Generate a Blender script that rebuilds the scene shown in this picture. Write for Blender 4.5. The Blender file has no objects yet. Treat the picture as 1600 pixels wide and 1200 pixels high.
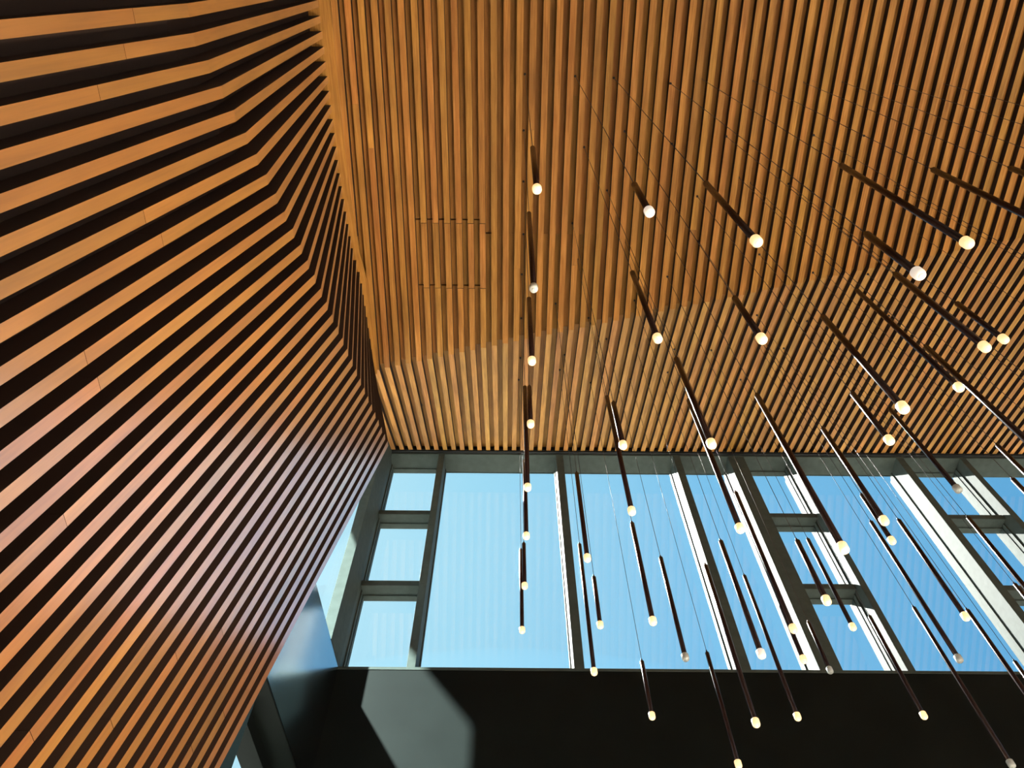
import bpy, bmesh, math, random
from mathutils import Vector, Matrix
random.seed(7)
C = bpy.context.scene.collection
scene = bpy.context.scene
Z0 = 1.5                       # eye height above the floor

# ------------------------------------------------------------ camera
cam_d = bpy.data.cameras.new('camera'); cam = bpy.data.objects.new('camera', cam_d); C.objects.link(cam)
RX = (0.999960010701375, -0.008841184570357258, 0.0013455309356710978)
UY = (-0.008438204486352812, -0.8829440981173353, 0.4694022968678484)
FW = (0.0029620437458731867, 0.46939487966440163, 0.8829833935254329)
cam.matrix_world = Matrix(((RX[0], UY[0], -FW[0], 0), (RX[1], UY[1], -FW[1], 0), (RX[2], UY[2], -FW[2], Z0), (0, 0, 0, 1)))
cam_d.sensor_fit = 'HORIZONTAL'; cam_d.sensor_width = 36.0
cam_d.lens = 36.0 * 1238.324 / 1600.0
cam_d.clip_start = 0.02; cam_d.clip_end = 300
scene.camera = cam

# ------------------------------------------------------------ view, world, sun
scene.view_settings.view_transform = 'Standard'
scene.view_settings.look = 'None'
scene.view_settings.gamma = 1.0
scene.view_settings.use_curve_mapping = False
scene.view_settings.exposure = 0.0

SUN = Vector((-0.4384, 0.8988, 1.1414)).normalized()
SUN_STRENGTH = 30.0
SKY_STRENGTH = 1.18
w = bpy.data.worlds.new('sky'); scene.world = w; w.use_nodes = True
nt = w.node_tree; N = nt.nodes; L = nt.links
for n in list(N): N.remove(n)
tc = N.new('ShaderNodeTexCoord')
dot = N.new('ShaderNodeVectorMath'); dot.operation = 'DOT_PRODUCT'; dot.inputs[1].default_value = Vector((-.52, .52, .68)).normalized()   # the pale side of the sky
L.new(tc.outputs['Generated'], dot.inputs[0])
ramp = N.new('ShaderNodeValToRGB'); L.new(dot.outputs['Value'], ramp.inputs[0])
e = ramp.color_ramp.elements
e[0].position = 0.45; e[0].color = (0.120, 0.390, 0.690, 1)
e[1].position = 0.995; e[1].color = (0.740, 0.910, 0.970, 1)
a = e.new(0.70); a.color = (0.200, 0.520, 0.810, 1)
a = e.new(0.88); a.color = (0.360, 0.700, 0.890, 1)
a = e.new(0.95); a.color = (0.500, 0.800, 0.930, 1)
noi = N.new('ShaderNodeTexNoise'); noi.inputs['Scale'].default_value = 5.0; noi.inputs['Detail'].default_value = 4
noi.inputs['Roughness'].default_value = 0.5
L.new(tc.outputs['Generated'], noi.inputs['Vector'])
mr = N.new('ShaderNodeMapRange'); mr.inputs['From Min'].default_value = 0.48; mr.inputs['From Max'].default_value = 0.75
mr.inputs['To Max'].default_value = 0.45
L.new(noi.outputs['Fac'], mr.inputs['Value'])
mr2 = N.new('ShaderNodeMapRange'); mr2.inputs['From Min'].default_value = 0.86; mr2.inputs['From Max'].default_value = 0.98
L.new(dot.outputs['Value'], mr2.inputs['Value'])
mul = N.new('ShaderNodeMath'); mul.operation = 'MULTIPLY'; L.new(mr.outputs[0], mul.inputs[0]); L.new(mr2.outputs[0], mul.inputs[1])
mx = N.new('ShaderNodeMix'); mx.data_type = 'RGBA'; L.new(mul.outputs[0], mx.inputs['Factor'])
L.new(ramp.outputs['Color'], mx.inputs['A']); mx.inputs['B'].default_value = (0.86, 0.95, 0.98, 1)
bg = N.new('ShaderNodeBackground'); L.new(mx.outputs['Result'], bg.inputs['Color']); bg.inputs['Strength'].default_value = SKY_STRENGTH
out = N.new('ShaderNodeOutputWorld'); L.new(bg.outputs[0], out.inputs[0])

def sun_lamp(name, direction, strength, angle, color):
    d = bpy.data.lights.new(name, 'SUN'); d.energy = strength; d.angle = math.radians(angle); d.color = color
    o = bpy.data.objects.new(name, d); C.objects.link(o)
    o.rotation_euler = direction.to_track_quat('Z', 'Y').to_euler(); o.location = direction * 30
    return o
sun_lamp('sun', SUN, SUN_STRENGTH, 0.5, (1.0, 0.97, 0.90))
# sunlight thrown back by a glazed facade across the street; enters by the side window only
BOUNCE = Vector((-1.0, -1.13, 1.36)).normalized()
sun_lamp('facade_reflection', BOUNCE, 36.0, 1.6, (0.86, 1.0, 0.93))

def fill_lamp(name, x, y, sx_, sy_, power, color):
    d = bpy.data.lights.new(name, 'AREA'); d.shape = 'RECTANGLE'; d.size = sx_; d.size_y = sy_; d.energy = power; d.color = color
    o = bpy.data.objects.new(name, d); C.objects.link(o); o.location = (x, y, .06); o.rotation_euler = (math.pi, 0, 0)
# warm fill added at floor level, out of view, to brighten the timber from below
fill_lamp('added_floor_fill', 3.0, 1.9, 3.0, 3.0, 110, (1.0, .80, .57))
fill_lamp('added_floor_fill', 11.5, -.2, 3.0, 5.0, 330, (1.0, .80, .57))

# long unseen fill light, added to brighten the slatted wall, tilted towards the fins
d = bpy.data.lights.new('added_fin_fill', 'AREA'); d.shape = 'RECTANGLE'; d.size = .3; d.size_y = 3.6; d.energy = 125; d.color = (1.0, .80, .57); d.spread = math.radians(58)
o = bpy.data.objects.new('added_fin_fill', d); C.objects.link(o); o.location = (1.3, 1.7, .06)
o.rotation_euler = Vector((.86, 0, -1)).to_track_quat('Z', 'Y').to_euler()

# ------------------------------------------------------------ materials
def mat(name):
    m = bpy.data.materials.new(name); m.use_nodes = True
    return m, m.node_tree.nodes, m.node_tree.links, m.node_tree.nodes['Principled BSDF']

def plain(name, col, rough, metal=0.0, spec=0.5, bump=0.0, noise=0.0, nscale=8.0):
    m, n, l, p = mat(name)
    p.inputs['Base Color'].default_value = (*col, 1); p.inputs['Roughness'].default_value = rough
    p.inputs['Metallic'].default_value = metal; p.inputs['Specular IOR Level'].default_value = spec
    if noise or bump:
        t = n.new('ShaderNodeTexCoord'); z = n.new('ShaderNodeTexNoise'); z.inputs['Scale'].default_value = nscale
        z.inputs['Detail'].default_value = 5; l.new(t.outputs['Object'], z.inputs['Vector'])
        if noise:
            r = n.new('ShaderNodeMapRange'); r.inputs['From Min'].default_value = .3; r.inputs['From Max'].default_value = .7
            r.inputs['To Min'].default_value = 1 - noise; r.inputs['To Max'].default_value = 1 + noise
            l.new(z.outputs['Fac'], r.inputs['Value'])
            v = n.new('ShaderNodeVectorMath'); v.operation = 'SCALE'; v.inputs[0].default_value = col
            l.new(r.outputs[0], v.inputs['Scale']); l.new(v.outputs[0], p.inputs['Base Color'])
        if bump:
            b = n.new('ShaderNodeBump'); b.inputs['Strength'].default_value = bump; b.inputs['Distance'].default_value = .01
            l.new(z.outputs['Fac'], b.inputs['Height']); l.new(b.outputs[0], p.inputs['Normal'])
    return m

def wood(name, dark, mid, light, rough, spec, coat=0.0, vary=0.35):
    m, n, l, p = mat(name)
    uv = n.new('ShaderNodeUVMap'); uv.uv_map = 'grain'
    geo = n.new('ShaderNodeNewGeometry')
    off = n.new('ShaderNodeVectorMath'); off.operation = 'SCALE'; off.inputs[0].default_value = (37.0, 91.0, 13.0)
    l.new(geo.outputs['Random Per Island'], off.inputs['Scale'])
    add = n.new('ShaderNodeVectorMath'); add.operation = 'ADD'
    l.new(uv.outputs[0], add.inputs[0]); l.new(off.outputs[0], add.inputs[1])
    mp = n.new('ShaderNodeMapping'); mp.inputs['Scale'].default_value = (1.6, 38.0, 1.0); l.new(add.outputs[0], mp.inputs['Vector'])
    g = n.new('ShaderNodeTexNoise'); g.inputs['Scale'].default_value = 1.6; g.inputs['Detail'].default_value = 6; g.inputs['Roughness'].default_value = .62
    g.inputs['Distortion'].default_value = .6
    l.new(mp.outputs[0], g.inputs['Vector'])
    mp2 = n.new('ShaderNodeMapping'); mp2.inputs['Scale'].default_value = (2.2, 9.0, 1.0); l.new(add.outputs[0], mp2.inputs['Vector'])
    k = n.new('ShaderNodeTexNoise'); k.inputs['Scale'].default_value = 1.1; k.inputs['Detail'].default_value = 3; l.new(mp2.outputs[0], k.inputs['Vector'])
    r = n.new('ShaderNodeValToRGB'); l.new(g.outputs['Fac'], r.inputs[0])
    r.color_ramp.elements[0].position = .28; r.color_ramp.elements[0].color = (*dark, 1)
    r.color_ramp.elements[1].position = .78; r.color_ramp.elements[1].color = (*light, 1)
    q = r.color_ramp.elements.new(.52); q.color = (*mid, 1)
    # knots and blotches
    kr = n.new('ShaderNodeMapRange'); kr.inputs['From Min'].default_value = .3; kr.inputs['From Max'].default_value = .7
    kr.inputs['To Min'].default_value = .80; kr.inputs['To Max'].default_value = 1.17; l.new(k.outputs['Fac'], kr.inputs['Value'])
    vr = n.new('ShaderNodeMapRange'); vr.inputs['To Min'].default_value = 1 - vary; vr.inputs['To Max'].default_value = 1 + vary * .75
    l.new(geo.outputs['Random Per Island'], vr.inputs['Value'])
    mm = n.new('ShaderNodeMath'); mm.operation = 'MULTIPLY'; l.new(kr.outputs[0], mm.inputs[0]); l.new(vr.outputs[0], mm.inputs[1])
    sc = n.new('ShaderNodeVectorMath'); sc.operation = 'SCALE'; l.new(r.outputs['Color'], sc.inputs[0]); l.new(mm.outputs[0], sc.inputs['Scale'])
    # hue drift between boards (redder / yellower)
    wn = n.new('ShaderNodeTexWhiteNoise'); wn.noise_dimensions = '1D'; l.new(geo.outputs['Random Per Island'], wn.inputs['W'])
    hr = n.new('ShaderNodeMapRange'); hr.inputs['To Min'].default_value = .493; hr.inputs['To Max'].default_value = .506
    l.new(wn.outputs['Value'], hr.inputs['Value'])
    hs = n.new('ShaderNodeHueSaturation'); l.new(hr.outputs[0], hs.inputs['Hue']); l.new(sc.outputs[0], hs.inputs['Color'])
    l.new(hs.outputs[0], p.inputs['Base Color'])
    p.inputs['Roughness'].default_value = rough; p.inputs['Specular IOR Level'].default_value = spec
    p.inputs['Coat Weight'].default_value = coat; p.inputs['Coat Roughness'].default_value = .20; p.inputs['IOR'].default_value = 3.2 if coat else 1.5; p.inputs['Coat IOR'].default_value = 3.8 if coat else 1.5
    b = n.new('ShaderNodeBump'); b.inputs['Strength'].default_value = .12; b.inputs['Distance'].default_value = .002
    l.new(g.outputs['Fac'], b.inputs['Height']); l.new(b.outputs[0], p.inputs['Normal'])
    return m

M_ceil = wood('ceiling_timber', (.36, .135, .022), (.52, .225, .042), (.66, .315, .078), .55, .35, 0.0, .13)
M_recess = wood('shaded_recess_timber', (.30, .115, .020), (.42, .178, .032), (.51, .235, .052), .6, .3, 0.0, .13)  # ceiling timber toned down, shade of the recesses put into the colour
M_fin = wood('wall_timber', (.46, .170, .024), (.64, .265, .045), (.74, .33, .065), .34, .9, 1.0, .10)
M_side = plain('shade_toned_board_edge', (.034, .013, .006), .8)  # near-black edges paint in the shade between slats and fins
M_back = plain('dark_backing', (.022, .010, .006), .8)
M_metal = plain('grey_window_metal', (.070, .086, .079), .66, 0, .08, .05, .12, 14)
M_dark = plain('black_metal_panel', (.0085, .0110, .0105), .5, 0, .06, 0, .15, 3)
M_panel = plain('dark_blue_panel', (.46, .54, .60), .20, 1.0, .5, .02, .1, 2)
M_slot = plain('black_shadow_gap', (.012, .013, .014), .6)
M_floor = plain('stone_floor', (.74, .69, .60), .6, 0, .4, 0, .1, 3)
M_plaster = plain('plaster', (.72, .66, .56), .9)
M_tube = plain('bronze_tube', (.022, .008, .008), .26, .3, .6)
M_cord = plain('dark_cord', (.035, .022, .018), .5)

def glass_mat():
    m = bpy.data.materials.new('window_glass'); m.use_nodes = True; n = m.node_tree.nodes; l = m.node_tree.links
    for x in list(n): n.remove(x)
    t = n.new('ShaderNodeBsdfTransparent'); t.inputs[0].default_value = (.965, .985, .985, 1)
    g = n.new('ShaderNodeBsdfGlossy'); g.inputs['Roughness'].default_value = .0; g.inputs[0].default_value = (1, 1, 1, 1)
    f = n.new('ShaderNodeFresnel'); f.inputs[0].default_value = 1.45
    s = n.new('ShaderNodeMath'); s.operation = 'MULTIPLY'; s.inputs[1].default_value = .12; l.new(f.outputs[0], s.inputs[0])
    x = n.new('ShaderNodeMixShader'); l.new(s.outputs[0], x.inputs[0]); l.new(t.outputs[0], x.inputs[1]); l.new(g.outputs[0], x.inputs[2])
    o = n.new('ShaderNodeOutputMaterial'); l.new(x.outputs[0], o.inputs[0]); return m
M_glass = glass_mat()

def glow(name, col, strength):
    m, n, l, p = mat(name)
    p.inputs['Base Color'].default_value = (.9, .85, .75, 1); p.inputs['Roughness'].default_value = .35
    p.inputs['Emission Color'].default_value = (*col, 1); p.inputs['Emission Strength'].default_value = strength
    return m
M_lit = glow('lit_diffuser', (1.0, .64, .27), 1.05)
M_core = glow('lit_core', (1.0, .80, .46), 1.25)
M_pale = glow('pale_diffuser', (1.0, .88, .78), .55)
M_off = plain('clear_acrylic', (.62, .66, .66), .15, 0, .7)

# ------------------------------------------------------------ mesh helpers
class MB:
    def __init__(s): s.v = []; s.f = []; s.mi = []; s.uv = []
    def hexa(s, p, mi=0, axis=None):
        """eight corners: 0-3 one end ring, 4-7 the other end ring"""
        b = len(s.v); s.v += [tuple(q) for q in p]
        quads = [(0, 1, 2, 3), (7, 6, 5, 4), (0, 4, 5, 1), (1, 5, 6, 2), (2, 6, 7, 3), (3, 7, 4, 0)]
        P = [Vector(q) for q in p]; ln = ((P[4] + P[5] + P[6] + P[7]) - (P[0] + P[1] + P[2] + P[3])).length / 4
        ring = [0.0, (P[1] - P[0]).length]; ring.append(ring[1] + (P[2] - P[1]).length); ring.append(ring[2] + (P[3] - P[2]).length)
        for q in quads:
            s.f.append(tuple(b + i for i in q)); s.mi.append(mi)
            for i in q: s.uv.append((ln if i > 3 else 0.0, ring[i % 4]))
    def box(s, x0, x1, y0, y1, z0, z1, mi=0):
        s.hexa([(x0, y0, z0), (x1, y0, z0), (x1, y1, z0), (x0, y1, z0), (x0, y0, z1), (x1, y0, z1), (x1, y1, z1), (x0, y1, z1)], mi)
    def sweep(s, rings, mi=0, side=None, face=0):
        """closed sweep of four-corner rings (one island)"""
        b = len(s.v); u = 0
        for r in rings: s.v += [tuple(q) for q in r]
        U = [0.0]
        for i in range(1, len(rings)): U.append(U[-1] + (Vector(rings[i][0]) - Vector(rings[i - 1][0])).length)
        R = [Vector(q) for q in rings[0]]; V = [0, (R[1] - R[0]).length]; V.append(V[1] + (R[2] - R[1]).length); V.append(V[2] + (R[3] - R[2]).length); V.append(V[3] + (R[0] - R[3]).length)
        n = len(rings)
        for i in range(n - 1):
            for j in range(4):
                k = (j + 1) % 4
                s.f.append((b + 4 * i + j, b + 4 * i + k, b + 4 * i + 4 + k, b + 4 * i + 4 + j)); s.mi.append(mi if side is None or j == face else side)
                s.uv += [(U[i], V[j]), (U[i], V[j + 1]), (U[i + 1], V[j + 1]), (U[i + 1], V[j])]
        s.f.append((b + 3, b + 2, b + 1, b)); s.mi.append(mi if side is None else side); s.uv += [(0, V[3]), (0, V[2]), (0, V[1]), (0, 0)]
        e_ = b + 4 * (n - 1); s.f.append((e_, e_ + 1, e_ + 2, e_ + 3)); s.mi.append(mi if side is None else side); s.uv += [(U[-1], V[q]) for q in range(4)]
    def poly(s, pts, mi=0):
        b = len(s.v); s.v += [tuple(q) for q in pts]; s.f.append(tuple(range(b, b + len(pts)))); s.mi.append(mi)
        s.uv += [(q[0], q[1]) for q in pts]
    def prism(s, pts, vec, mi=0):
        """planar outline pushed along vec"""
        n = len(pts); b = len(s.v); vec = Vector(vec)
        s.v += [tuple(q) for q in pts] + [tuple(Vector(q) + vec) for q in pts]
        s.f.append(tuple(range(b + n - 1, b - 1, -1))); s.mi.append(mi); s.uv += [(pts[i][0], pts[i][1]) for i in range(n - 1, -1, -1)]
        s.f.append(tuple(range(b + n, b + 2 * n))); s.mi.append(mi); s.uv += [(q[0], q[1]) for q in pts]
        for i in range(n):
            j = (i + 1) % n
            s.f.append((b + i, b + j, b + n + j, b + n + i)); s.mi.append(mi); s.uv += [(0, 0), (1, 0), (1, 1), (0, 1)]
    def build(s, name, mats, parent=None, bevel=0.0, z0=None):
        me = bpy.data.meshes.new(name)
        z = Z0 if z0 is None else z0
        me.from_pydata([(a_, b_, c_ + z) for a_, b_, c_ in s.v], [], s.f)
        if not isinstance(mats, (list, tuple)): mats = [mats]
        for m_ in mats: me.materials.append(m_)
        for p_, i_ in zip(me.polygons, s.mi): p_.material_index = i_
        uvl = me.uv_layers.new(name='grain')
        for i_, q in enumerate(s.uv): uvl.data[i_].uv = q
        bm = bmesh.new(); bm.from_mesh(me); bmesh.ops.recalc_face_normals(bm, faces=bm.faces); bm.to_mesh(me); bm.free()
        o = bpy.data.objects.new(name, me); C.objects.link(o)
        if parent: o.parent = parent
        if bevel:
            md = o.modifiers.new('soft_edges', 'BEVEL'); md.width = bevel; md.segments = 2; md.limit_method = 'ANGLE'
        return o

def structure(o, label=None, cat=None):
    o['kind'] = 'structure'
    if label: o['label'] = label
    if cat: o['category'] = cat
    return o

# ------------------------------------------------------------ places measured in the room
YI = 4.97            # inner face of the window wall
YG = 5.20            # glass plane
ZS = 4.515           # window sill
ZH = 7.625           # head of the windows
XR = 15.0            # right hand wall
YB = -4.5            # back wall
YEND = 3.42          # where the slatted wall stops
PITCH = 0.0985; X_SLAT0 = -1.249; FACE = .049; REC = .064
def crease(x): return 3.03 - .236 * min(x, 9.5)
def yend_ceiling(): return 4.93
def facet2(x, y):
    c_ = crease(x); return 6.5 + (y - c_) / (4.97 - c_) * 1.18
def side_x(y): return -1.345 + .097 * (y - 4.97)      # side wall beyond the slats

# ------------------------------------------------------------ ceiling
def add_board(mb, x0, x1, ya, yb, za, zb, th, mi=0, side=None):
    """board with rectangular section following a straight line in a plane of constant x"""
    ang = math.atan2(zb - za, yb - ya); nx, nz = -math.sin(ang), math.cos(ang)
    r = []
    for (y, z) in ((ya, za), (yb, zb)):
        r.append([(x0, y, z), (x1, y, z), (x1, y + nx * th, z + nz * th), (x0, y + nx * th, z + nz * th)])
    mb.sweep(r, mi, side)

ce = MB()
HATCH0, HATCH1 = 1.925, 2.515
n0, n1 = -3, int((XR + 1.3) / PITCH)
for n_ in range(n0, n1):
    xa = X_SLAT0 + PITCH * n_
    for part in (0, 1):                      # 0: proud slat, 1: recessed board between
        x0 = xa if part == 0 else xa + FACE - .001
        x1 = xa + FACE if part == 0 else xa + PITCH + .001
        zz = 6.5 if part == 0 else 6.5 + REC
        th = REC + .002 if part == 0 else .03
        xm = (x0 + x1) / 2; yc = crease(xm)
        ang = math.atan2(1.18, 4.97 - yc)
        if part == 1: yc -= REC * math.tan(ang / 2)
        cuts = [YB]
        while cuts[-1] < yc - 4.4 and not 3 <= n_ <= 11: cuts.append(cuts[-1] + random.uniform(2.6, 4.4))
        cuts.append(yc)
        if 4 <= n_ <= 10 and not (part == 0 and n_ == 4) and not (part == 1 and n_ == 10):
            cuts = [c_ for c_ in cuts if c_ < HATCH0 - .5] + [HATCH0 + (.012 if part == 0 else 0), HATCH1, yc]
        elif part == 1 and 10 <= n_ <= 19:
            cuts = [c_ for c_ in cuts if c_ < 1.6] + [2.04, yc]
        gap = (.012 if part else .004) if (4 <= n_ <= 10) else .0008
        for ya, yb in zip(cuts[:-1], cuts[1:]):
            yb2 = yb - (gap if yb != yc else 0)
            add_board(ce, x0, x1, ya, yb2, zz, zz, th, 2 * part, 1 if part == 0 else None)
        # rising part up to the window head
        y2 = 4.93; k = (1.18) / (4.97 - crease(xm))
        ys = yc; zs = zz
        off = REC / math.cos(ang) if part == 1 else 0
        if part == 1: zs = 6.5 + REC
        ye = y2; ze = facet2(xm, ye) + off
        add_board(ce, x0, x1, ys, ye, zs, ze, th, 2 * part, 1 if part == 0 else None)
# edge board that follows the slatted wall
eb = [(-1.4393, .2562), (-1.418, .953), (-1.395, 1.6), (-1.345, 2.2), (-1.295, 2.46), (-1.262, 3.0), (-1.246, 3.36)]
wid = [.088, .076, .066, .056, .05, .035, .02]
ring = [[(x - .13, y, 6.492), (x + w_, y, 6.492), (x + w_, y, 6.53), (x - .13, y, 6.53)] for (x, y), w_ in
        zip([(-1.455, YB)] + eb, [.1] + wid)]
ce.sweep(ring)
# roof slab over everything
roof = MB()
roof.box(-2.2, XR + .4, YB - .4, crease(XR) - .05, 6.60, 6.75)
for i in range(0, 34):
    x0 = -2.2 + i * .55; x1 = x0 + .55
    if x1 > XR + .41: x1 = XR + .41
    if x0 >= x1: continue
    q = []
    for x in (x0, x1):
        yc = crease(x)
        q.append([(x, crease(XR) - .06, 6.60), (x, yc, 6.60), (x, 5.35, facet2(x, 5.35) + .11)])
    for a_, b_ in ((0, 1), (1, 2)):
        A, B_, D_, E_ = q[0][a_], q[1][a_], q[1][b_], q[0][b_]
        up = lambda t: (t[0], t[1], t[2] + .15)
        roof.hexa([A, B_, D_, E_, up(A), up(B_), up(D_), up(E_)])
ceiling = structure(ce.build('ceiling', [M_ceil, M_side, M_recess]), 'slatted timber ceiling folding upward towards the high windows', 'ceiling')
structure(roof.build('ceiling', [M_slot]), 'dark roof deck above the timber slats', 'roof')

# ------------------------------------------------------------ slatted left wall
PX = [7.673845718968388e-06, -0.0006100306227851025, 0.02244460603833395, -1.2832182311207334]
PZ = [0.0002981884176504324, 0.055202850581272826, 3.358731772080476]
def pv(p, t):
    r = 0
    for c_ in p: r = r * t + c_
    return r
def topx(y):
    pts = [(YB, -1.46)] + [(b, a_) for a_, b in eb] + [(6, -1.23)]
    for (ya, xa), (yb, xb) in zip(pts[:-1], pts[1:]):
        if ya <= y <= yb: return xa + (xb - xa) * (y - ya) / (yb - ya)
def fin_profile(k):
    y = .1997 + .1056 * k
    if k >= 1: xf, zf = pv(PX, k), pv(PZ, k)
    else: xf, zf = pv(PX, 1) - .004 * (1 - k), pv(PZ, 1) - .002 * (1 - k)
    return y, [(xf - .1418 * (zf + 1.5), -1.5), (xf, zf), (topx(y), 6.497)]
def offset_profile(p, d):
    """shift the three point line by d away from the room"""
    res = []
    def nrm(a_, b_):
        dx, dz = b_[0] - a_[0], b_[1] - a_[1]; l_ = math.hypot(dx, dz); return (-dz / l_, dx / l_)
    n1_, n2_ = nrm(p[0], p[1]), nrm(p[1], p[2])
    mxn = (n1_[0] + n2_[0], n1_[1] + n2_[1]); l_ = math.hypot(*mxn); mxn = (mxn[0] / l_, mxn[1] / l_)
    c_ = mxn[0] * n1_[0] + mxn[1] * n1_[1]
    return [(p[0][0] + n1_[0] * d, p[0][1]), (p[1][0] + mxn[0] * d / c_, p[1][1] + mxn[1] * d / c_), (p[2][0] + n2_[0] * d, p[2][1])]
wl = MB(); FIN_W = .049; DEPTH = .10
profs = []
for k in range(-42, 31):
    y, p = fin_profile(k)
    profs.append((y, p))
    q = offset_profile(p, DEPTH)
    # boards butt at random heights: split the long lower run
    zj = random.choice([None, None, None, random.uniform(-.5, 2.9), random.uniform(2.2, 3.2)])
    segs = [[0, 1, 2]]
    def ringat(i): return [(p[i][0], y - FIN_W, p[i][1]), (p[i][0], y, p[i][1]), (q[i][0], y, q[i][1]), (q[i][0], y - FIN_W, q[i][1])]
    R0, R1, R2 = ringat(0), ringat(1), ringat(2)
    def lerp(A, B_, t): return [tuple(a_ + (b_ - a_) * t for a_, b_ in zip(u, v)) for u, v in zip(A, B_)]
    if zj is not None:
        t = (zj - p[0][1]) / (p[1][1] - p[0][1])
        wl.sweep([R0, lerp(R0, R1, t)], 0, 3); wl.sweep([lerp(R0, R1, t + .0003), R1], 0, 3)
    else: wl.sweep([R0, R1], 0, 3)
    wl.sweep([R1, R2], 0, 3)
# backing behind the fins
prev = None
for y, p in profs:
    q = offset_profile(p, DEPTH - .004); q2 = offset_profile(p, DEPTH + .05)
    cur = (y, q, q2)
    if prev:
        for s_ in (0, 1):
            A = prev; 
            wl.hexa([(A[1][s_][0], A[0], A[1][s_][1]), (cur[1][s_][0], y, cur[1][s_][1]), (cur[2][s_][0], y, cur[2][s_][1]), (A[2][s_][0], A[0], A[2][s_][1]),
                     (A[1][s_ + 1][0], A[0], A[1][s_ + 1][1]), (cur[1][s_ + 1][0], y, cur[1][s_ + 1][1]), (cur[2][s_ + 1][0], y, cur[2][s_ + 1][1]), (A[2][s_ + 1][0], A[0], A[2][s_ + 1][1])], 1)
    prev = cur
# end cap closing the wall behind the last fin
y, p = profs[-1]; q = offset_profile(p, .03)
wl.prism([(q[0][0], y + .003, -1.5), (q[1][0], y + .003, q[1][1]), (q[2][0], y + .003, 6.49), (q[2][0] - .22, y + .003, 6.49), (q[1][0] - .22, y + .003, q[1][1]), (q[0][0] - .22, y + .003, -1.5)], (0, .04, 0), 2)
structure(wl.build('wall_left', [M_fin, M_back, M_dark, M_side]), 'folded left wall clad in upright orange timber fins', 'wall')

ow = MB(); ow.box(-1.62, -1.52, YB, YEND + .02, 2.2, 6.59)
structure(ow.build('wall_left', [M_back]))

# ------------------------------------------------------------ side wall beyond the slats
def sx(y, o=0.0): return side_x(y) - o
def side_block(mb, ya, yb, za, zb, o0, o1, mi=0):
    mb.hexa([(sx(ya, o0), ya, za), (sx(yb, o0), yb, za), (sx(yb, o1), yb, za), (sx(ya, o1), ya, za),
             (sx(ya, o0), ya, zb), (sx(yb, o0), yb, zb), (sx(yb, o1), yb, zb), (sx(ya, o1), ya, zb)], mi)
sw = MB()
side_block(sw, YEND + .02, YI, 3.407, ZS, 0, .30)
side_block(sw, YEND + .02, 3.79, -1.5, 3.407, 0, .30)
structure(sw.build('wall_side', [M_panel]), 'dark blue glossy metal panel beside the end of the slatted wall', 'wall')
post = MB()
side_block(post, 4.66, YI, ZS, 7.85, -.004, .085)
post.box(-1.455, -1.352, YI, 5.26, ZS, 7.9)
structure(post.build('trim_1', [M_metal], bevel=.002), 'grey metal corner post between side window and front windows', 'post')
sf = MB(); side_block(sf, YEND + .02, YI - .002, 3.392, 3.406, .001, .30); side_block(sf, YEND + .02, 4.90, 3.30, 3.405, .16, .30); side_block(sf, 4.82, YI, -1.5, 3.30, .02, .30); side_block(sf, 3.79, 3.83, -1.5, 3.30, .20, .30)
structure(sf.build('trim_2', [M_dark], bevel=.002), 'dark frame around the lower side window', 'frame')
def pane(name, outline, vec, parent=None):
    m_ = MB(); m_.prism(outline, vec); return m_.build(name, [M_glass], parent)
sg = structure(pane('window_1', [(sx(YEND + .04, .07), YEND + .04, ZS), (sx(4.70, .07), 4.70, ZS), (sx(4.70, .07), 4.70, 7.60), (sx(YEND + .04, .07), YEND + .04, 6.60)], (-.012, 0, 0)),
               'tall side window seen between slatted wall and corner post', 'window')
sg2 = structure(pane('window_2', [(sx(3.80, .27), 3.80, -1.4), (sx(4.85, .27), 4.85, -1.4), (sx(4.85, .27), 4.85, 3.33), (sx(3.80, .27), 3.80, 3.33)], (-.012, 0, 0)),
                'lower side window at the bottom edge beside the slatted wall', 'window')

# ------------------------------------------------------------ front wall: spandrel, head, mullions, windows
fs = MB()
fs.box(-1.62, XR, YI, YI + .30, -1.5, ZS)
structure(fs.build('wall_front', [M_dark]), 'black metal wall below the high front windows', 'wall')
hd = MB()
hd.box(-1.62, XR, YI + .0, YI + .26, ZH, 8.1)
structure(hd.build('trim_3', [M_metal], bevel=.002), 'grey metal window head under the ceiling slats', 'trim')
sl = MB(); sl.box(-1.62, XR, 4.935, YI - .002, 7.675, 7.95)
sl.box(-1.36, XR, 4.94, YI - .002, 7.645, 7.662)
structure(sl.build('trim_4', [M_slot]), 'black shadow gap between ceiling slats and window head', 'trim')
sb = MB(); sb.box(-1.35, XR, YI - .004, YI + .05, ZS - .022, ZS + .004)
structure(sb.build('trim_5', [M_metal]), 'thin grey sill line along the foot of the front windows', 'trim')

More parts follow.
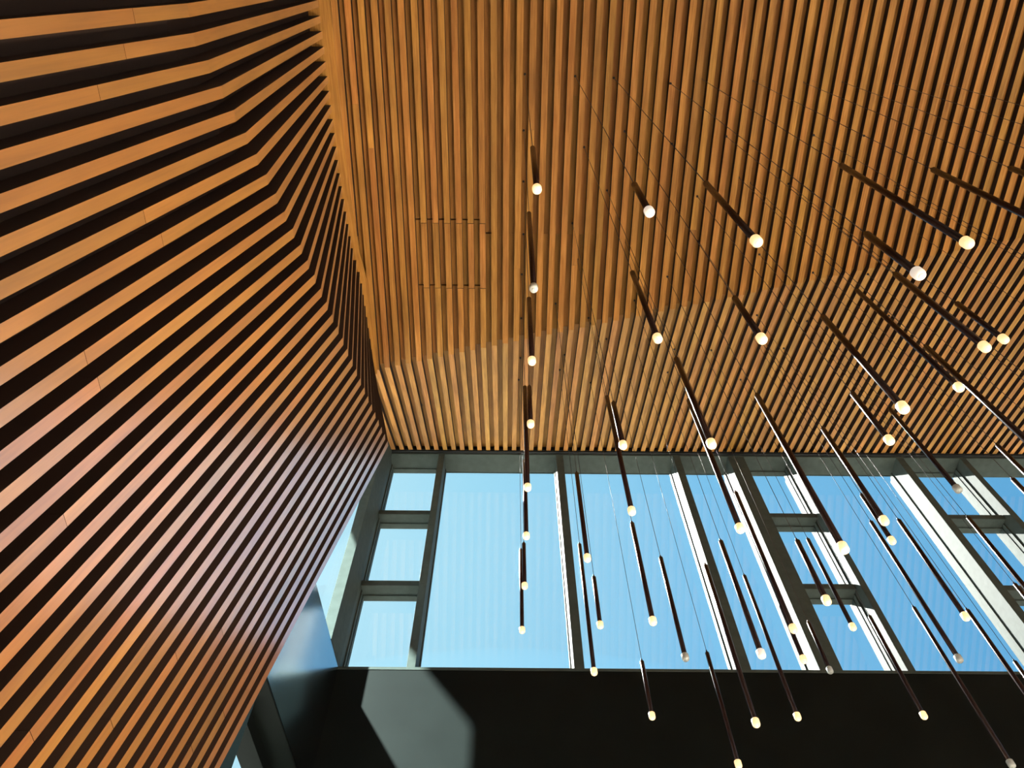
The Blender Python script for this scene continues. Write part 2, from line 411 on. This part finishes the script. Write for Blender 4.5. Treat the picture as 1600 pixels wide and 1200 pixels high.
MULL = [(-.805, -.735), (.535, .618), (1.872, 1.952), (2.500, 2.684), (3.205, 3.268), (4.432, 4.515), (5.165, 5.235), (6.45, 6.53), (7.09, 7.27), (7.80, 7.87), (9.05, 9.13), (10.4, 10.5), (11.7, 11.8), (13.1, 13.2), (14.9, 15.0)]
for i, (a_, b_) in enumerate(MULL):
    m_ = MB(); m_.box(a_, b_, YI, YG + .06, ZS, ZH)
    m_.box(a_ + .012, b_ - .012, YG + .06, YG + .11, ZS, ZH)
    structure(m_.build('trim_%d' % (6 + i), [M_metal], bevel=.003))
edges = [-1.352] + [v for ab in MULL for v in ab]
bays = [(edges[2 * i], edges[2 * i + 1]) for i in range(len(MULL))]
TR = [(6.615, 6.685), (5.55, 5.62)]
for i, (a_, b_) in enumerate(bays):
    root = bpy.data.objects.new('window_%d' % (3 + i), None); C.objects.link(root); root.location = (0, 0, 0); structure(root)
    small = (b_ - a_) < .9 and i != 3
    zs = [ZS] + ([TR[1][0], TR[1][1], TR[0][0], TR[0][1]] if small else []) + [ZH]
    for j in range(0, len(zs), 2):
        pane('window_pane', [(a_, YG + .012, zs[j]), (b_, YG + .012, zs[j]), (b_, YG + .012, zs[j + 1]), (a_, YG + .012, zs[j + 1])], (0, .014, 0), root)
        if small:                # opening sash
            s_ = MB(); z0_, z1_ = zs[j], zs[j + 1]
            for (xa, xb) in ((a_, a_ + .012), (b_ - .012, b_)): s_.box(xa, xb, YG - .085, YG + .03, z0_, z1_)
            for (xa, xb) in ((a_ + .012, a_ + .018), (b_ - .018, b_ - .012)): s_.box(xa, xb, YG - .035, YG + .03, z0_, z1_)
            s_.box(a_ + .018, b_ - .018, YG - .03, YG + .03, z1_ - .012, z1_)
            s_.build('sash_frame', [M_metal], root, bevel=.001)
    if small:
        for z0_, z1_ in TR:
            t_ = MB(); t_.box(a_, b_, 5.055, YG + .05, z0_, z1_)
            t_.build('transom', [M_metal], root, bevel=.006)
        root['label'] = ['leftmost narrow front window of three stacked panes beside the corner post', '', '', '', 'narrow front window of three stacked panes right of the wide mullion', '', 'narrow front window of three stacked panes nearest the right edge'][i] if i < 7 else 'narrow front window beyond the right edge'
    else:
        e_ = MB(); 
        for (xa, xb) in ((a_, a_ + .010), (b_ - .010, b_)): e_.box(xa, xb, YG - .02, YG + .03, ZS, ZH)
        e_.build('glazing_bead', [M_metal], root)
        root['label'] = 'narrow undivided front window left of the wide mullion' if i == 3 else (['', 'first wide undivided front window from the left', 'second wide undivided front window, between second and third mullions', '', '', 'wide undivided front window right of the stacked panes beside the wide mullion'] + ['wide front window cut by the right edge'] * 20)[i]
    root['category'] = 'window'

# ------------------------------------------------------------ rest of the room (out of frame, it carries the light)
gr = MB(); gr.box(-90, 90, 5.6, 120, -1.75, -1.6); gr.box(-90, -2.7, -60, 5.6, -1.75, -1.6); structure(gr.build('ground', [plain('pale_paving', (.15, .14, .125), .8, 0, .3, 0, .1, 1)]))
fl = MB(); fl.box(-2.6, XR + .4, YB - .4, 5.4, -1.62, -1.5); structure(fl.build('floor', [M_floor]))
bw = MB(); bw.box(-2.6, XR + .4, YB - .2, YB, -1.5, 6.7); structure(bw.build('wall_back', [M_plaster]))
rw = MB(); rw.box(XR, XR + .2, YB, 5.3, -1.5, 0); rw.box(XR, XR + .2, YB, 5.3, 5.6, 8.4); rw.box(XR, XR + .2, YB, -4.2, 0, 5.6); rw.box(XR, XR + .2, 4.4, 5.3, 0, 5.6)
structure(rw.build('wall_right', [M_plaster]))
structure(pane('window_30', [(XR + .1, -4.2, 0), (XR + .1, 4.4, 0), (XR + .1, 4.4, 5.6), (XR + .1, -4.2, 5.6)], (.012, 0, 0)))

# ------------------------------------------------------------ pendant lights
def ring_mesh(profile, seg=20):
    """lathe: list of (r, z) from top to bottom"""
    v = []; f = []
    for r, z in profile:
        for i in range(seg):
            t = 2 * math.pi * i / seg; v.append((r * math.cos(t), r * math.sin(t), z))
    for j in range(len(profile) - 1):
        for i in range(seg):
            k = (i + 1) % seg; f.append((j * seg + i, j * seg + k, (j + 1) * seg + k, (j + 1) * seg + i))
    f.append(tuple(range(seg))); n_ = (len(profile) - 1) * seg; f.append(tuple(n_ + i for i in range(seg - 1, -1, -1)))
    return v, f
def lathe(name, profile, m_, seg=20):
    me = bpy.data.meshes.new(name); v, f = ring_mesh(profile, seg); me.from_pydata(v, [], f); me.materials.append(m_)
    bm = bmesh.new(); bm.from_mesh(me); bmesh.ops.recalc_face_normals(bm, faces=bm.faces); bm.to_mesh(me); bm.free()
    for p_ in me.polygons: p_.use_smooth = len(p_.vertices) == 4
    return me
RT, RD = .0125, .0185
tubes = {}
for Ln in (.4, .765, 1.11):
    l_ = Ln - .022
    tubes[Ln] = lathe('tube', [(.002, 0), (.007, -.0005), (.0105, -.003), (RT, -.007), (RT, -l_ + .001), (.0112, -l_)], M_tube)
def diff(m_): return lathe('diffuser', [(.0115, .002), (RD - .002, -.001), (RD, -.004), (RD, -.030), (RD - .002, -.036), (RD - .006, -.040), (.003, -.0415)], m_)
D_lit, D_pale, D_off = diff(M_lit), diff(M_pale), diff(M_off)
core_lit = lathe('lens', [(.0088, -.0400), (.0088, -.0428), (.004, -.0440)], M_core)
core_pale = lathe('lens', [(.0088, -.0400), (.0088, -.0428), (.004, -.0440)], M_pale)
core_off = lathe('lens', [(.0088, -.0400), (.0088, -.0428), (.004, -.0440)], M_off)
canopy_me = lathe('ceiling_cap', [(.009, 0), (.009, -.010), (.004, -.014)], M_cord, 14)
ferrule = lathe('cord_grip', [(.003, .016), (.0045, .014), (.0045, 0)], M_tube, 12)

def ceiling_z(x, y):
    n_ = math.floor((x - X_SLAT0) / PITCH); fr = (x - X_SLAT0) - n_ * PITCH
    rec = REC if fr > FACE else 0
    return (6.5 + rec if y < crease(x) else facet2(x, y) + rec * 1.1) - .001

def pendant(x, y, ztop, Ln, kind, label, group='slim tube pendants hanging from the timber ceiling'):
    r = bpy.data.objects.new('pendant_light', None); C.objects.link(r); r.location = (x, y, ztop - Ln + Z0); r.empty_display_size = .1
    r['label'] = label; r['category'] = 'pendant light'; r['group'] = group
    def ch(name, me, z):
        o = bpy.data.objects.new(name, me); C.objects.link(o); o.parent = r; o.location = (0, 0, z); return o
    zc = ceiling_z(x, y)
    ch('tube', tubes[Ln], Ln)
    d_ = ch('diffuser', {'lit': D_lit, 'pale': D_pale, 'off': D_off}[kind], .022)
    if kind == 'off': d_['label'] = 'unlit clear diffuser'
    ln_ = bpy.data.objects.new('lens', {'lit': core_lit, 'pale': core_pale, 'off': core_off}[kind]); C.objects.link(ln_); ln_.parent = d_
    ch('cord_grip', ferrule, Ln)
    ch('cord', lathe('cord', [(.0017, zc - ztop), (.0017, .010)], M_cord, 8), Ln)
    ch('ceiling_cap', canopy_me, zc - ztop + Ln)
    return r

PEND={1:(0.098, 0.763, 3.786, 0.765),2:(0.096, 1.186, 4.186, 1.11),3:(0.1, 1.594, 3.985, 0.765),4:(0.107, 2.041, 3.811, 0.4),5:(0.098, 2.402, 4.485, 1.11),6:(0.1, 2.818, 4.262, 0.765),7:(0.1, 3.306, 4.033, 0.4),8:(0.09, 3.647, 4.379, 0.765),9:(0.403, 2.674, 3.911, 0.765),10:(0.488, 3.512, 4.28, 1.11),11:(0.521, 3.287, 3.7, 0.4),12:(0.576, 2.261, 4.104, 1.11),13:(0.52, 1.941, 3.463, 0.4),14:(0.703, 2.809, 3.613, 0.765),15:(0.898, 3.086, 3.647, 0.765),16:(0.816, 3.732, 3.457, 0.4),17:(1.212, 3.69, 3.49, 0.765),18:(1.172, 3.148, 3.654, 1.11),19:(1.101, 2.638, 3.25, 0.765),20:(1.555, 3.549, 4.019, 1.11),21:(1.365, 2.799, 3.905, 1.11),22:(1.554, 3.215, 3.394, 0.4),23:(1.953, 3.765, 3.823, 0.4),24:(0.794, 1.661, 3.401, 0.765),25:(0.971, 2.086, 3.759, 1.11),26:(0.586, 1.312, 3.627, 0.765),27:(0.489, 0.774, 3.16, 0.4),28:(0.79, 0.784, 3.23, 0.765),29:(0.904, 1.185, 2.989, 0.4),30:(1.464, 0.781, 3.568, 1.11),31:(1.865, 0.792, 3.549, 1.11),32:(2.263, 0.802, 3.642, 1.11),33:(1.223, 0.813, 2.654, 0.4),34:(1.707, 1.205, 3.344, 0.765),35:(2.055, 1.366, 3.402, 0.4),36:(1.867, 1.542, 4.012, 1.11),37:(1.967, 1.586, 3.4, 1.11),38:(1.292, 1.279, 3.026, 0.765),39:(1.533, 1.687, 3.116, 0.4),40:(2.123, 2.18, 3.844, 0.765),41:(1.604, 2.09, 3.479, 0.765),42:(1.164, 1.787, 3.275, 1.11),43:(1.956, 2.586, 3.595, 0.4),44:(1.358, 2.388, 2.949, 0.4),45:(1.919, 3.245, 4.023, 0.765),46:(2.267, 3.067, 3.978, 1.11),47:(2.236, 2.801, 3.651, 0.765),48:(2.627, 3.244, 3.4, 1.11),49:(2.56, 3.567, 3.757, 1.11),50:(2.323, 3.684, 3.799, 0.765),51:(3.023, 3.65, 3.4, 1.11),52:(2.735, 2.892, 3.8, 1.11),53:(3.172, 3.406, 3.8, 1.11),54:(2.758, 2.383, 3.8, 1.11),55:(2.61, 2.339, 3.4, 1.11)}
KIND = {2: 'off', 15: 'off', 23: 'off', 40: 'off', 46: 'off', 49: 'off', 27: 'pale', 33: 'pale', 19: 'pale'}
LAB = {
1: 'short looking tube pendant with brightest glowing tip, topmost of the left column of pendants',
2: 'white tipped tube pendant, second from top in the left column',
3: 'glowing tube pendant third from top in the left column, above the ceiling fold',
4: 'short glowing tube pendant, right one of the side-by-side pair in the left column',
5: 'long unlit-looking tube at the left of the pair, reaching down over the window head',
6: 'glowing tube pendant in the left column crossing the window head into the sky pane',
7: 'short glowing tube pendant overlapping a longer tube in the left large window pane',
8: 'lowest tube pendant of the left column, against the first large window pane',
9: 'glowing tube pendant just right of the second mullion, near the window top',
10: 'long slender tube pendant right of the second mullion, tip on the black wall edge',
11: 'short glowing tube pendant low beside the second mullion',
12: 'long tube pendant crossing the window head at photo centre, tip in the sky',
13: 'short glowing tube pendant touching a longer tube just above the window head',
14: 'tube pendant in the middle of the second large pane with warm lit tip',
15: 'tube pendant with clear unlit tip in the second large pane',
16: 'short tube pendant hanging in front of the black wall below the second large pane',
17: 'lowest glowing tube pendant near the bottom edge against the black wall',
18: 'long tube pendant along the third mullion with its lit tip on the black wall',
19: 'tube pendant with dim tip right of the third mullion',
20: 'long slender tube pendant between third and fourth mullions, lit tip on the black wall',
21: 'long tube pendant against the sunlit face of the wide mullion, lit tip above another tip',
22: 'short tube pendant directly below a longer one on the sunlit face of the wide mullion',
23: 'short unlit tube pendant in front of the black face of the wide mullion',
24: 'glowing tube pendant ending just above the window head left of the wide mullion',
25: 'long tube pendant passing behind a nearer tube, lit tip beside the wide mullion',
26: 'glowing tube pendant against the ceiling fold near the centre of the photo',
27: 'short stubby tube pendant with pale white tip high on the ceiling',
28: 'thick tube pendant with yellow glowing tip high on the ceiling, right of the stubby one',
29: 'short tube pendant with glowing tip on the ceiling fold, right of centre',
30: 'long near tube pendant slanting across the upper right ceiling, tip in view',
31: 'long near tube pendant cut by the right edge in the upper right ceiling',
32: 'tube pendant whose upper end alone shows at the right edge, highest of all',
33: 'short tube pendant with pale half-lit tip in the upper right ceiling',
34: 'tube pendant with glowing tip just left of a shorter one in the right ceiling',
35: 'short glowing tube pendant nearest the right edge in the mid ceiling',
36: 'long tube pendant in the right ceiling, its tip touching another tube',
37: 'long tube pendant with bright sunlit edge leaving the right edge above the windows',
38: 'tube pendant in the right ceiling with large glowing tip and bright sunlit lower edge',
39: 'short tube pendant with glowing tip just above the window head at right',
40: 'sunlit-edged tube pendant with greyish unlit tip ending just below the window head at right',
41: 'tube pendant crossing the window head, glowing tip over a second smaller tip',
42: 'longest looking tube pendant crossing the window head at the narrow panes, large orange tip',
43: 'short tube pendant partly hidden behind a nearer one, tip just below its tip',
44: 'short thick tube pendant with glowing tip over the lower transom of the narrow panes',
45: 'slender tube pendant right of the thick one over the transom of the narrow panes',
46: 'long tube pendant with dim clear tip low in the right large pane',
47: 'tube pendant with glowing tip in the right large pane beside another tube top',
48: 'long tube pendant starting at a glowing tip, leaving the right edge over black wall',
49: 'long tube pendant with clear unlit tip at the bottom right corner on the black wall',
50: 'tube pendant over the mullion foot right of the narrow panes, tip on black wall',
51: 'tube pendant whose top shows lowest at the right edge, just above the black wall',
52: 'long tube pendant crossing the transom of the far right narrow panes',
53: 'tube pendant at the right edge between the transoms of the far right narrow panes',
54: 'tube pendant with bright sunlit edge at the right edge crossing the window head',
55: 'tube pendant with its top just below the window head at the right edge',
}
for n_, (x, y, z, Ln) in PEND.items():
    pendant(x, y, z, Ln, KIND.get(n_, 'lit'), LAB[n_])
# pendants hanging beyond the right edge: only their cords run through the frame
for x, y, z, Ln in [(2.56, .795, 3.2, .4), (2.95, .80, 3.4, .765), (3.35, .80, 3.5, 1.11), (2.29, 1.593, 2.9, .4), (2.40, 1.19, 3.0, .765),
                    (2.80, 1.19, 3.3, .765), (3.15, 1.59, 3.4, 1.11), (2.75, 1.95, 3.0, .4), (3.10, 2.36, 3.2, .765), (3.45, 2.0, 3.6, .765), (3.50, 2.85, 3.6, .765)]:
    pendant(x, y, z, Ln, 'lit', 'pendant beyond the right edge, only its thin dark cord in view', 'cords running off to the right edge')
